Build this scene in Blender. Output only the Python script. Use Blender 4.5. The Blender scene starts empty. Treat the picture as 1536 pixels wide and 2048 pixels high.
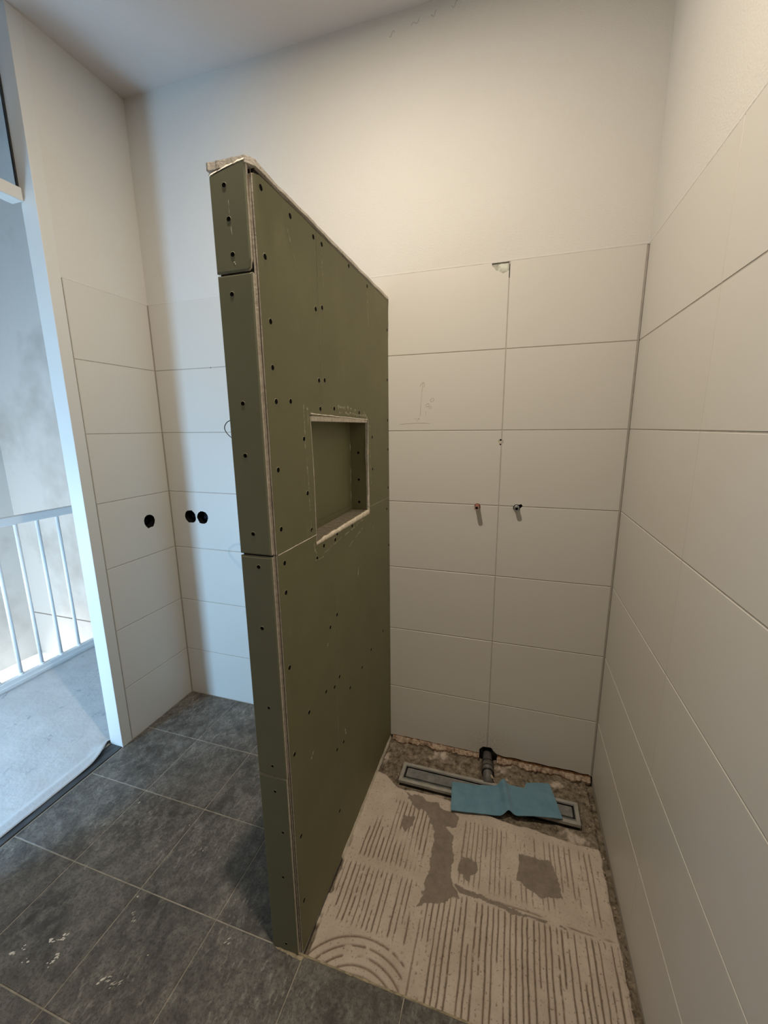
import bpy, bmesh, math, random
import numpy as np
from mathutils import Vector, Matrix, noise as mn

random.seed(4)
C = bpy.context.scene.collection
scene = bpy.context.scene

# ------------------------------------------------------------------ camera
CX, CY, CZ, YAW, PITCH, ROLL, FPX = 1.717, -1.695, 1.4894, -0.3053, -0.2025, -0.0101, 819.97
fw = Vector((math.sin(YAW)*math.cos(PITCH), math.cos(YAW)*math.cos(PITCH), math.sin(PITCH)))
rt = Vector((math.cos(YAW), -math.sin(YAW), 0)); up = rt.cross(fw)
r2 = rt*math.cos(ROLL)+up*math.sin(ROLL); u2 = -rt*math.sin(ROLL)+up*math.cos(ROLL)
cd = bpy.data.cameras.new('camera'); cam = bpy.data.objects.new('camera', cd); C.objects.link(cam)
M = Matrix((r2, u2, -fw)).transposed().to_4x4(); M.translation = (CX, CY, CZ)
cam.matrix_world = M
cd.sensor_fit = 'VERTICAL'; cd.sensor_height = 36; cd.lens = FPX/2048*36; cd.clip_start = .02
scene.camera = cam
scene.view_settings.view_transform = 'Standard'; scene.view_settings.look = 'None'
scene.view_settings.gamma = 1; scene.view_settings.exposure = 0.0
w = bpy.data.worlds.new('world'); scene.world = w; w.use_nodes = True
w.node_tree.nodes['Background'].inputs[0].default_value = (.55, .7, 1, 1)
w.node_tree.nodes['Background'].inputs[1].default_value = 0.0

def area(name, loc, target, sx, sy, power, col, shape='RECTANGLE'):
    l = bpy.data.lights.new(name, 'AREA'); l.shape = shape; l.size = sx; l.size_y = sy
    l.energy = power; l.color = col
    o = bpy.data.objects.new(name, l); C.objects.link(o); o.location = loc
    d = Vector(target)-Vector(loc); o.rotation_euler = d.to_track_quat('-Z', 'Y').to_euler()
    return o
# warm ceiling lamp of the bathroom (just above the frame of the photo)
area('ceiling_lamp_light', (1.235, -.97, 2.90), (1.235, -.97, 0), .022, .022, 25.5, (1, .865, .69), 'DISK')
# daylight through the landing window
lw = area('landing_window_light', (-.525, -2.2, .68), (-.45, 0, .45), .27, 1.05, 54, (.35, .66, 1))
area('stair_fill_light', (-1.9, -2.1, .55), (-2.0, .5, -.64), .8, .9, 44, (.84, .93, 1))  # added fill that brightens the stairwell; no window known there
# added spot standing in for sun, to whiten the half-landing floor
sp_ = bpy.data.lights.new('stair_floor_spot', 'SPOT'); sp_.energy = 900; sp_.spot_size = math.radians(17); sp_.spot_blend = .15; sp_.color = (1, .97, .92); sp_.shadow_soft_size = .04
so_ = bpy.data.objects.new('stair_floor_spot', sp_); C.objects.link(so_); so_.location = (-2.0, -.9, 4.4)
so_.rotation_euler = (Vector((-2.05, .22, -.64))-Vector(so_.location)).to_track_quat('-Z', 'Y').to_euler()

# ------------------------------------------------------------------ dims
W = 2.1098; P = 1.2076; PL = 1.115; YE = -.9027; H = 2.9152
ZB = .2753; ZT = ZB+1.8; YB = -2.6
ZJ = [0, ZB]+[ZB+.3*k for k in range(1, 7)]

# ------------------------------------------------------------------ materials
def srgb(r, g, b):
    f = lambda c: (c/255/12.92) if c/255 <= .04045 else ((c/255+.055)/1.055)**2.4
    return (f(r), f(g), f(b), 1)
class N:
    def __init__(s, name, rough=.6, spec=.5, metal=0):
        s.m = bpy.data.materials.new(name); s.m.use_nodes = True
        s.t = s.m.node_tree; s.b = s.t.nodes['Principled BSDF']
        s.b.inputs['Roughness'].default_value = rough; s.b.inputs['Metallic'].default_value = metal
        s.b.inputs['Specular IOR Level'].default_value = spec
        s.tc = s.t.nodes.new('ShaderNodeTexCoord').outputs['Object']
    def new(s, t): return s.t.nodes.new(t)
    def link(s, a, b): s.t.links.new(a, b)
    def mapping(s, scale=(1, 1, 1), rot=(0, 0, 0)):
        n = s.new('ShaderNodeMapping'); s.link(s.tc, n.inputs['Vector'])
        n.inputs['Scale'].default_value = scale; n.inputs['Rotation'].default_value = rot; return n.outputs[0]
    def noise(s, scale, detail=4, rough=.55, vec=None, dist=0):
        n = s.new('ShaderNodeTexNoise'); n.inputs['Scale'].default_value = scale
        n.inputs['Detail'].default_value = detail; n.inputs['Roughness'].default_value = rough
        n.inputs['Distortion'].default_value = dist
        s.link(vec or s.tc, n.inputs['Vector']); return n.outputs['Fac']
    def ramp(s, fac, p0, p1, v0=0, v1=1):
        n = s.new('ShaderNodeMapRange'); n.inputs['From Min'].default_value = p0; n.inputs['From Max'].default_value = p1
        n.inputs['To Min'].default_value = v0; n.inputs['To Max'].default_value = v1
        s.link(fac, n.inputs['Value']); return n.outputs[0]
    def mix(s, fac, a, b):
        n = s.new('ShaderNodeMix'); n.data_type = 'RGBA'
        if isinstance(fac, (int, float)): n.inputs[0].default_value = fac
        else: s.link(fac, n.inputs[0])
        for i, c in ((6, a), (7, b)):
            if isinstance(c, tuple): n.inputs[i].default_value = c if len(c) == 4 else (*c, 1)
            else: s.link(c, n.inputs[i])
        return n.outputs[2]
    def math(s, op, a, b=0):
        n = s.new('ShaderNodeMath'); n.operation = op
        for i, c in enumerate((a, b)):
            if isinstance(c, (int, float)): n.inputs[i].default_value = c
            else: s.link(c, n.inputs[i])
        return n.outputs[0]
    def col(s, c):
        if isinstance(c, tuple): s.b.inputs['Base Color'].default_value = c if len(c) == 4 else (*c, 1)
        else: s.link(c, s.b.inputs['Base Color'])
        return s
    def bump(s, h, strength=.3, dist=.002):
        n = s.new('ShaderNodeBump'); n.inputs['Strength'].default_value = strength; n.inputs['Distance'].default_value = dist
        s.link(h, n.inputs['Height']); s.link(n.outputs[0], s.b.inputs['Normal']); return s

def simple(name, c, rough=.6, spec=.5, metal=0, var=0, vs=20, bump=0, bs=200, bd=.001):
    n = N(name, rough, spec, metal)
    c = c if len(c) == 4 else (*c, 1)
    if var:
        n.col(n.mix(n.ramp(n.noise(vs), .3, .7), tuple(x*(1-var) for x in c[:3])+(1,), tuple(min(1, x*(1+var)) for x in c[:3])+(1,)))
    else: n.col(c)
    if bump: n.bump(n.noise(bs, 3), bump, bd)
    return n.m

m_plaster = simple('white_plaster', (.70, .685, .655), .85, .3, var=.015, vs=3, bump=.6, bs=210, bd=.0018)
m_ceil = simple('ceiling_plaster', (.70, .655, .63), .9, .3, bump=.5, bs=180, bd=.0015)
m_grout = simple('grey_grout', (.47, .44, .395), .9, .2, var=.1, vs=40)
n = N('white_wall_tile', .36, .45)
dvec = n.new('ShaderNodeVectorMath'); dvec.operation = 'DISTANCE'; n.link(n.tc, dvec.inputs[0]); dvec.inputs[1].default_value = (1.675, 0, .055)
near = n.ramp(dvec.outputs['Value'], .02, .13, 1, 0)
spk = n.ramp(n.noise(160, 6, .75), .50, .62)
n.col(n.mix(n.math('MULTIPLY', n.math('MULTIPLY', near, spk), .75), (.68, .66, .62, 1), (.33, .25, .17, 1)))
n.bump(n.noise(6, 2), .12, .004)
m_tile = n.m
m_dark = simple('hole_darkness', (.012, .011, .012), .9, .1)  # near-black colour that paints in the shade inside holes
m_frame = simple('white_frame_paint', (.70, .70, .68), .4, .5)
m_frame_top = m_frame

# slate floor tiles
n = N('dark_slate_tile', .55, .4)
a = n.noise(7, 8, .65, dist=.6); b = n.noise(26, 10, .68, vec=n.mapping((1, .8, 1), (0, 0, .5)), dist=.25); c = n.noise(120, 5, .75)
base = n.mix(n.ramp(a, .32, .7), (.050, .044, .038, 1), (.160, .147, .127, 1))
base = n.mix(n.ramp(b, .45, .78, 0, .75), base, (.31, .29, .255, 1))
base = n.mix(n.ramp(c, .38, .52, .6, 0), base, (.028, .029, .030, 1))
d = n.noise(3.4, 3, .5); e = n.noise(60, 6, .75, vec=n.mapping((1.2, .5, 1), (0, 0, -.35)))
dust = n.math('MULTIPLY', n.ramp(d, .47, .60), n.ramp(e, .53, .64))
base = n.mix(n.math('MULTIPLY', dust, .5), base, (.42, .39, .34, 1))
n.col(base); n.bump(n.math('ADD', n.noise(45, 8, .7), n.math('MULTIPLY', n.noise(9, 4), 1.2)), .45, .004)
m_slate = n.m
m_fgrout = simple('floor_grout', (.33, .30, .25), .95, .1, var=.25, vs=30)

# green moisture-resistant board
def board(name, c):
    n = N(name, .62, .35)
    base = n.mix(n.ramp(n.noise(5, 5), .3, .7), tuple(x*.93 for x in c)+(1,), tuple(x*1.06 for x in c)+(1,))
    st = n.math('MULTIPLY', n.ramp(n.noise(9, 3), .55, .75), n.ramp(n.noise(30, 6, .7, vec=n.mapping((1, 1, .22))), .5, .75))
    base = n.mix(n.math('MULTIPLY', st, .30), base, (.40, .37, .27, 1))
    n.col(base); n.bump(n.noise(300, 2), .1, .0005); return n.m
m_green = board('olive_board_paper', (.215, .208, .112))
m_green_end = board('grey_green_board_paper', (.235, .243, .160))
n = N('raw_gypsum_edge', .95, .1)
n.col(n.mix(n.ramp(n.noise(90, 5, .7), .35, .62), (.60, .53, .44, 1), (.84, .77, .66, 1))); n.bump(n.noise(160, 5, .7), .6, .002)
m_gyp = n.m
n = N('broken_gypsum', .95, .1)
n.col(n.mix(n.ramp(n.noise(150, 6, .75), .34, .44), (.30, .25, .20, 1), (.84, .78, .69, 1))); n.bump(n.noise(220, 5, .7), .9, .003)
m_broken = n.m
n = N('dusty_plaster_sill', .95, .1)
base = n.mix(n.ramp(n.noise(60, 6, .7), .35, .65), (.40, .34, .26, 1), (.60, .54, .43, 1))
n.col(n.mix(n.ramp(n.noise(130, 4, .7), .62, .68), base, (.14, .11, .08, 1))); n.bump(n.noise(120, 5, .7), .5, .002)
m_sill = n.m
n = N('plaster_smear', .95, .1)
n.col(n.mix(n.ramp(n.noise(140, 5, .7), .42, .6), (.30, .28, .18, 1), (.50, .47, .36, 1)))
m_smear = n.m
m_clay = simple('raw_tile_body', (.56, .52, .45), .95, .1, var=.15, vs=80)
m_chip = simple('white_plaster_chip', (.72, .68, .6), .9, .2)
m_screw = simple('black_phosphate_screw', (.006, .006, .006), .9, .1)
m_rim = simple('torn_paper_rim', (.36, .34, .25), .9, .2)

# shower mortar bed, coloured by what the mortar itself is
n = N('mortar_bed', .92, .15)
at = n.new('ShaderNodeAttribute'); at.attribute_name = 'stuff'; sp = n.new('ShaderNodeSeparateColor'); n.link(at.outputs['Color'], sp.inputs[0])
glue = n.mix(n.ramp(n.noise(11, 6, .6), .3, .72), (.50, .42, .35, 1), (.64, .555, .47, 1))
glue = n.mix(n.ramp(n.noise(120, 5, .75), .58, .66, 0, .85), glue, (.15, .105, .07, 1))
glue = n.mix(n.ramp(n.noise(46, 5, .7), .62, .75, 0, .5), glue, (.68, .62, .52, 1))
grey = n.mix(n.ramp(n.noise(35, 6, .7), .3, .7), (.215, .175, .14, 1), (.30, .25, .205, 1))
rgh = n.mix(n.ramp(n.noise(42, 8, .75), .36, .66), (.075, .058, .040, 1), (.36, .30, .225, 1))
dirt = n.mix(n.ramp(n.noise(80, 4), .3, .7), (.095, .062, .036, 1), (.22, .16, .10, 1))
base = n.mix(sp.outputs[0], glue, grey); base = n.mix(sp.outputs[1], base, dirt); base = n.mix(sp.outputs[2], base, rgh)
n.col(base); n.bump(n.noise(130, 8, .75), .7, .003)
m_mortar = n.m
n = N('crumbling_adhesive', .95, .1)
n.col(n.mix(n.ramp(n.noise(55, 7, .75), .38, .6), (.20, .12, .075, 1), (.56, .44, .34, 1))); n.bump(n.noise(90, 8, .75), .9, .004)
m_crumb = n.m
m_rust = simple('brown_adhesive_edge', (.15, .075, .035), .95, .1, var=.5, vs=60)
n = N('dusty_stainless', .42, .5, .75)
n.col(n.mix(n.ramp(n.noise(22, 6, .65), .35, .7), (.27, .28, .28, 1), (.42, .41, .38, 1)))
m_steel = n.m
n = N('dusty_drain_tray', .8, .3, 0)
n.col(n.mix(n.ramp(n.noise(22, 6, .65), .35, .7), (.13, .14, .14, 1), (.26, .25, .235, 1)))
m_tray = n.m
m_rim_steel = simple('drain_rim_steel', (.40, .385, .35), .5, .5, .3, var=.2, vs=25)
m_black = simple('black_rubber_and_gaps', (.01, .01, .01), .5, .4)  # rubber rings; also blackens the drain slot in place of shade
m_pipe = simple('grey_pvc', (.13, .125, .115), .5, .4, var=.25, vs=60)
n = N('blue_microfibre', .95, .1)
n.col(n.mix(n.ramp(n.noise(22, 5, .6), .3, .75), (.125, .25, .33, 1), (.18, .32, .41, 1))); n.bump(n.noise(500, 4, .7), .5, .0015)
n.b.inputs['Sheen Weight'].default_value = .2
m_cloth = n.m
m_copper = simple('rusty_copper', (.30, .11, .07), .5, .5, .3)
m_pink = simple('pinkish_fitting', (.42, .29, .26), .45, .5, .3)
m_zinc = simple('grey_fitting', (.36, .38, .40), .35, .5, .6)
m_pencil = simple('pencil_line', (.34, .31, .26), .9, .1)
m_pencil2 = simple('faint_pencil_line', (.50, .465, .40), .9, .1)
m_wire = simple('black_wire', (.02, .02, .02), .5, .4)
n = N('stair_wall_plaster', .9, .2)
n.col(n.mix(n.ramp(n.noise(1.6, 4, .6), .48, .74), (.66, .66, .645, 1), (.47, .455, .43, 1)))
m_stair = n.m
n = N('white_floor_fleece', .9, .2)
sc = n.ramp(n.noise(7, 10, .78, vec=n.mapping((1.5, .8, 1), (0, 0, .6)), dist=2.2), .585, .63)
sc = n.math('MULTIPLY', sc, n.ramp(n.noise(3.2, 3), .42, .55))
base = n.mix(n.ramp(n.noise(5, 5), .3, .7), (.47, .485, .50, 1), (.56, .57, .58, 1))
n.col(n.mix(n.math('MULTIPLY', sc, .75), base, (.20, .23, .27, 1))); n.bump(n.noise(14, 6, .6), .5, .01)
m_fleece = n.m
m_rail = simple('white_railing_paint', (.80, .81, .82), .45, .4)
n = N('dark_stone_threshold', .35, .5)
n.col(n.mix(n.ramp(n.noise(14, 5, vec=n.mapping((3, .5, 1))), .4, .7), (.018, .021, .025, 1), (.07, .075, .08, 1)))
m_thr = n.m
m_seal = simple('grey_white_sealant', (.62, .57, .47), .7, .3, var=.2, vs=40)
n = N('window_glass', .02, .5); n.b.inputs['Transmission Weight'].default_value = 1; n.b.inputs['IOR'].default_value = 1.03
n.col((.93, .97, 1, 1)); m_glass = n.m
m_gasket = simple('dark_gasket', (.03, .03, .03), .6, .3)

# ------------------------------------------------------------------ helpers
def link(name, me, mats, parent=None, smooth=False):
    o = bpy.data.objects.new(name, me); C.objects.link(o)
    for m in (mats if isinstance(mats, (list, tuple)) else [mats]): me.materials.append(m)
    if parent:
        o.parent = parent; o.matrix_parent_inverse = Matrix.Translation(parent.location).inverted()
    if smooth:
        for p in me.polygons: p.use_smooth = True
    return o
def obj(name, bm, mats, parent=None, smooth=False):
    me = bpy.data.meshes.new(name); bmesh.ops.recalc_face_normals(bm, faces=bm.faces)
    bm.to_mesh(me); bm.free(); return link(name, me, mats, parent, smooth)
def thing(name, label, cat, loc, group=None):
    o = bpy.data.objects.new(name, None); C.objects.link(o); o.location = loc; o.empty_display_size = .05
    tag(o, label, cat, group); return o
def tag(o, label, cat, group=None):
    o['label'] = label; o['category'] = cat
    if group: o['group'] = group
def struct(o, label=None):
    o['kind'] = 'structure'
    if label: o['label'] = label
    return o
def box(bm, a, b, bev=0, mi=0):
    a, b = Vector(a), Vector(b)
    r = bmesh.ops.create_cube(bm, size=1, matrix=Matrix.Translation((a+b)/2) @ Matrix.Diagonal((*(abs(v) for v in (b-a)), 1)))
    fs = {f for v in r['verts'] for f in v.link_faces}
    for f in fs: f.material_index = mi
    if bev:
        bmesh.ops.bevel(bm, geom=list({e for v in r['verts'] for e in v.link_edges}), offset=bev, segments=2, affect='EDGES', profile=.5)
def boxo(name, a, b, mats, parent=None, bev=0):
    bm = bmesh.new(); box(bm, a, b, bev); return obj(name, bm, mats, parent)
def cyl(bm, a, b, r, seg=20, r2=None, caps=True, mi=0):
    a, b = Vector(a), Vector(b); d = b-a
    m = Matrix.Translation((a+b)/2) @ d.to_track_quat('Z', 'Y').to_matrix().to_4x4()
    g = bmesh.ops.create_cone(bm, cap_ends=caps, segments=seg, radius1=r, radius2=r if r2 is None else r2, depth=d.length, matrix=m)
    for f in {f for v in g['verts'] for f in v.link_faces}: f.material_index = mi
def prism(bm, pts, f0, f1, mi=0, mside=None, cham=0):
    """pts: 2D outline; f0(u,v) front 3D point, f1(u,v) back 3D point"""
    mside = mi if mside is None else mside
    k = len(pts)
    if cham:
        ar = sum(pts[i][0]*pts[(i+1) % k][1]-pts[(i+1) % k][0]*pts[i][1] for i in range(k)); sg = 1 if ar > 0 else -1
        ins = []
        for i in range(k):
            p0, p1, p2 = Vector(pts[i-1]), Vector(pts[i]), Vector(pts[(i+1) % k])
            e1 = (p1-p0).normalized(); e2 = (p2-p1).normalized()
            n1 = Vector((-e1.y, e1.x))*sg; n2 = Vector((-e2.y, e2.x))*sg
            d = (n1+n2); d = d/max(.4, d.dot(n1)) if d.length > 1e-6 else n1
            ins.append(tuple(p1+d*cham))
        A = [bm.verts.new(f0(*p)) for p in ins]
        Bv = []
        for p in pts:
            a, b = Vector(f0(*p)), Vector(f1(*p)); Bv.append(bm.verts.new(a+(b-a).normalized()*cham))
        rings = [A, Bv, [bm.verts.new(f1(*p)) for p in pts]]
    else:
        rings = [[bm.verts.new(f0(*p)) for p in pts], [bm.verts.new(f1(*p)) for p in pts]]
    f = bm.faces.new(rings[0]); f.material_index = mi
    f = bm.faces.new(rings[-1][::-1]); f.material_index = mside
    for j in range(len(rings)-1):
        for i in range(k):
            f = bm.faces.new((rings[j][i], rings[j+1][i], rings[j+1][(i+1) % k], rings[j][(i+1) % k]))
            f.material_index = mi if (cham and j == 0) else mside
def rect(u0, v0, u1, v1): return [(u0, v0), (u1, v0), (u1, v1), (u0, v1)]
def jag(pts, amp, step, seed=0, closed=True):
    out = []; k = len(pts); rnd = random.Random(seed)
    for i in range(k if closed else k-1):
        a, b = Vector(pts[i]), Vector(pts[(i+1) % k]); L = (b-a).length; m = max(1, int(L/step))
        for j in range(m):
            p = a+(b-a)*(j/m)
            out.append((p.x+rnd.uniform(-amp, amp), p.y+rnd.uniform(-amp, amp)))
    if not closed: out.append(tuple(pts[-1]))
    return out
def ngon(cx, cy, r, k=14, j=.12, seed=0, ry=None):
    rnd = random.Random(seed)
    return [(cx+r*(1+rnd.uniform(-j, j))*math.cos(2*math.pi*i/k), cy+(ry or r)*(1+rnd.uniform(-j, j))*math.sin(2*math.pi*i/k)) for i in range(k)]
def cp(lst, pts, f0, f1, mat=None):
    bm = bmesh.new(); prism(bm, pts, f0, f1); lst.append((bm, mat or m_clay))
def cut(objs, cutters):
    cs = []
    for bm, cm in cutters:
        me = bpy.data.meshes.new('c'); bmesh.ops.recalc_face_normals(bm, faces=bm.faces); bm.to_mesh(me); bm.free()
        me.materials.append(cm); c = bpy.data.objects.new('c', me); C.objects.link(c); cs.append(c)
        for o in objs:
            md = o.modifiers.new('b', 'BOOLEAN'); md.operation = 'DIFFERENCE'; md.object = c; md.solver = 'EXACT'; md.material_mode = 'TRANSFER'
    dg = bpy.context.evaluated_depsgraph_get()
    for o in objs:
        me2 = bpy.data.meshes.new_from_object(o.evaluated_get(dg)); old = o.data
        o.modifiers.clear(); o.data = me2; me2.name = old.name
    for c in cs: bpy.data.objects.remove(c)
def ribbon(name, pts, width, mat, parent, n, loc=None):
    """thin raised line along 3D pts on a surface of normal n"""
    bm = bmesh.new(); n = Vector(n); P3 = [Vector(p) for p in pts]; vs = []
    for i, p in enumerate(P3):
        t = (P3[min(i+1, len(P3)-1)]-P3[max(i-1, 0)]).normalized(); s = t.cross(n)*width/2
        wv = .7+.6*mn.noise(p*90)
        vs.append((bm.verts.new(p+s*wv+n*.0002), bm.verts.new(p-s*wv+n*.0002), bm.verts.new(p+n*.0007)))
    for a, b in zip(vs, vs[1:]):
        bm.faces.new((a[0], b[0], b[2], a[2])); bm.faces.new((a[2], b[2], b[1], a[1]))
    return obj(name, bm, mat, parent)

# ------------------------------------------------------------------ walls
G = .0018  # half joint
def tiles(name, us, vs, f0, f1, parent, ug=G, edges=(0, 0, 0, 0)):
    bm = bmesh.new()
    for i in range(len(us)-1):
        for j in range(len(vs)-1):
            a = us[i]+(edges[0] if i == 0 else ug); b = us[i+1]-(edges[1] if i == len(us)-2 else ug)
            c = vs[j]+(edges[2] if j == 0 else G); d = vs[j+1]-(edges[3] if j == len(vs)-2 else G)
            prism(bm, rect(a, c, b, d), f0, f1, cham=.0009)
    return obj(name, bm, m_tile, parent)
# back wall (tile face y=0)
bm = bmesh.new()
box(bm, (-.1, .0006, ZT), (W+.1, .14, H+.05)); box(bm, (-.1, .07, -.1), (W+.1, .14, ZT))
wb = struct(obj('wall_back', bm, m_plaster), 'white plastered back wall above the wall tiles')
tb = tiles('wall_tile', [0, .464, 1.067, 1.6697, W], ZJ, lambda u, v: (u, 0, v), lambda u, v: (u, .009, v), wb, edges=(.004, .006, 0, 0))
gb = boxo('tile_grout', (-.02, .0013, -.08), (W, .07, ZT-.0005), m_grout, wb)
cb = []
fy0, fy1 = (lambda u, v: (u, -.02, v)), (lambda u, v: (u, .075, v))
cp(cb, ngon(.1225, 1.045, .0345, 16, .09, 3), fy0, fy1, m_dark)
cp(cb, ngon(.1985, 1.043, .0345, 14, .09, 5), fy0, fy1, m_dark)
cp(cb, ngon(1.5860, 1.1695, .0125, 12, .05, 7), fy0, fy1, m_dark)
cp(cb, [(1.7395+.0138*math.cos(t), 1.1705+.0138*math.sin(t)) for t in np.linspace(1.1, 6.2, 14)]+[(1.7625, 1.178), (1.757, 1.186)], fy0, fy1, m_dark)
cp(cb, jag([(1.600, 2.09), (1.607, 2.066), (1.622, 2.050), (1.645, 2.036), (1.668, 2.046), (1.6685, 2.09)], .002, .008, 2), fy0, lambda u, v: (u, .005, v))
cp(cb, jag([(1.640, -.2), (1.634, .012), (1.640, .034), (1.652, .045), (1.668, .043), (1.690, .046), (1.700, .030), (1.712, .018), (1.72, -.2)], .0025, .01, 6), fy0, fy1, m_dark)
cp(cb, ngon(1.666, 1.438, .0042, 7, .2, 1), fy0, lambda u, v: (u, .03, v)); cp(cb, ngon(1.666, 1.421, .0036, 7, .2, 4), fy0, lambda u, v: (u, .03, v))
cp(cb, rect(1.6685, 2.02, 1.6708, 2.066), fy0, lambda u, v: (u, .02, v), m_dark)
cp(cb, ngon(1.667, 1.430, .0115, 9, .25, 9), fy0, lambda u, v: (u, .0011, v))
cp(cb, ngon(.332, 1.7755, .0028, 8, .1, 1), fy0, lambda u, v: (u, .03, v))
# ragged foot of the tiling in the shower bay
foot = [(1.208, -.3), (1.208, .002)]+[(x, .006+.005*mn.noise((x*22, 3, 0))+(.010 if x > 1.7 else 0)) for x in np.arange(1.23, 2.1, .012)]+[(2.12, -.0), (2.12, -.3)]
cp(cb, foot, fy0, lambda u, v: (u, .0115, v))
cut([tb, gb], cb)
boxo('cavity_dark_sheet', (1.55, .0705, -.08), (1.80, .0712, .1), m_dark, wb)  # black sheet painting in the dark depth behind the pipe hole

# left wall with doorway
LJ = -.3985
bm = bmesh.new()
box(bm, (-.075, LJ-.0032, ZT), (-.0006, LJ, H+.05)); box(bm, (-.075, LJ, ZT), (-.0006, .02, H+.05))
box(bm, (-.075, YB, -.05), (0, -1.40, H+.05)); box(bm, (-.075, LJ, -.05), (-.045, .02, ZT))
wl = struct(obj('wall_left', bm, m_plaster), 'white plastered left wall beside the doorway')
tl = tiles('wall_tile', [LJ, 0], ZJ, lambda u, v: (0, u, v), lambda u, v: (-.009, u, v), wl, edges=(.0025, .003, 0, 0))
gl = boxo('tile_grout', (-.045, LJ, -.02), (-.0013, .0, ZT-.0005), m_grout, wl)
cb = []
cp(cb, ngon(-.1415, 1.045, .0345, 13, .10, 8), lambda u, v: (.02, u, v), lambda u, v: (-.05, u, v), m_dark)
cut([tl, gl], cb)
# right wall
bm = bmesh.new(); box(bm, (W+.0006, YB-.1, ZT), (W+.1, .02, H+.05)); box(bm, (W+.02, YB-.1, -.1), (W+.1, .02, ZT))
wr = struct(obj('wall_right', bm, m_plaster), 'white plastered strip of the right wall above the tiles')
tiles('wall_tile', [-2.4, -1.8, -1.2, -.6, 0], ZJ, lambda u, v: (W, u, v), lambda u, v: (W+.009, u, v), wr, ug=.001, edges=(0, .002, .002, 0))
boxo('tile_grout', (W+.0012, YB-.05, -.08), (W+.02, .0, ZT-.0005), m_grout, wr)
wf = struct(boxo('wall_front', (-.1, YB-.1, -.05), (W+.1, YB, H+.05), simple('bounce_cut_grey', (.22,.20,.18), .9)), 'wall behind the photographer, made dark grey to cut bounced light')  # unseen wall coloured dark to reduce bounced light
HL = 4.6
struct(boxo('ceiling_landing', (-2.75, -3.5, HL), (0, .95, HL+.1), m_ceil), 'high ceiling over the stairwell')
ce = struct(boxo('ceiling', (-.0775, -3.5, H), (W+.1, .95, H+.1), m_ceil), 'flat off-white plastered ceiling')
# thin filler bead where the plaster meets the tiles
for nm, a, b, par in (('filler_bead', (.0, 0, ZT), (W, 0, ZT), wb), ('filler_bead', (0, LJ, ZT), (0, 0, ZT), wl), ('filler_bead', (W, YB, ZT), (W, 0, ZT), wr)):
    bm = bmesh.new(); a, b = Vector(a), Vector(b); k = int((b-a).length/.012); prev = None
    nrm = {wb: Vector((0, -1, 0)), wl: Vector((1, 0, 0)), wr: Vector((-1, 0, 0))}[par]
    for i in range(k+1):
        p = a+(b-a)*i/k; s = .0009*(1+.9*mn.noise(p*28))
        if par is wb and 1.59 < p.x < 1.675: s = .0001
        q = [bm.verts.new(p+Vector((0, 0, dz))+nrm*d) for dz, d in ((-.0012, -.0004), (.001, s), (.006, -.0004))]
        if prev: 
            for j in (0, 1): bm.faces.new((prev[j], q[j], q[j+1], prev[j+1]))
        prev = q
    obj(nm, bm, m_plaster, par, smooth=True)

# sockets: dark round cups behind the holes
def cup(name, centres, axis, label, par=None):
    t = thing(name, label, 'socket hole', centres[0], None)
    for c in centres:
        bm = bmesh.new(); c = Vector(c); d = Vector(axis)
        cyl(bm, c-d*.006, c-d*.040, .0335, 24, caps=False); cyl(bm, c-d*.040, c-d*.041, .0335, 24)
        obj('socket_cup', bm, m_dark, t)
        bm = bmesh.new()
        for s, ang in ((1, .8), (-1, 2.3)):
            o0 = c-d*.034+Vector((0, 0, -.012)); side = d.cross(Vector((0, 0, 1)))
            cyl(bm, o0+side*s*.012, o0+side*s*.006+Vector((0, 0, .014))+d*.012, .0016, 8)
        obj('cable_end', bm, simple('cable_insulation', (.10, .12, .2), .4, .5), t)
    return t
t = cup('socket_box', [(.1225, 0, 1.045), (.1985, 0, 1.043)], (0, -1, 0), 'black double socket hole in the back wall tiles left of the green partition')
boxo('plaster_fill', (.152, -.0012, 1.068), (.170, .003, 1.077), m_chip, t, .0008); boxo('plaster_fill', (.154, -.0012, 1.010), (.172, .003, 1.018), m_chip, t, .0008)
cup('socket_box', [(0, -.1415, 1.045)], (1, 0, 0), 'single round socket box hole, black inside, in the left wall tiles beside the doorway')

# ------------------------------------------------------------------ door frame and landing
YD0, YD1 = -.4005, -.4525
dr = struct(boxo('door_1', (-.075, YD1, 0), (.0015, YD0-.0015, H), m_frame, bev=.0015), 'white painted door frame running up to the ceiling')
boxo('jamb', (-.075, -1.40, 0), (.0015, -1.35, H), m_frame, dr, .0015)
boxo('transom_bar', (-.060, -1.35, 2.319), (-.0, YD1-.004, 2.364), m_frame, dr, .003).location = (-.0535+.0, 0, 0)
boxo('transom_glass', (-.0765, -1.35, 2.364), (-.0725, YD1-.001, H), m_glass, dr)
bm = bmesh.new(); box(bm, (-.080, YD1-.0055, 2.364), (-.071, YD1, H)); obj('glazing_gasket', bm, m_gasket, dr)
th = struct(boxo('trim_1', (-.075, -1.35, -.03), (-.004, YD0-.05, .004), m_thr, bev=.002), 'dark stone threshold strip in the doorway')

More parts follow.
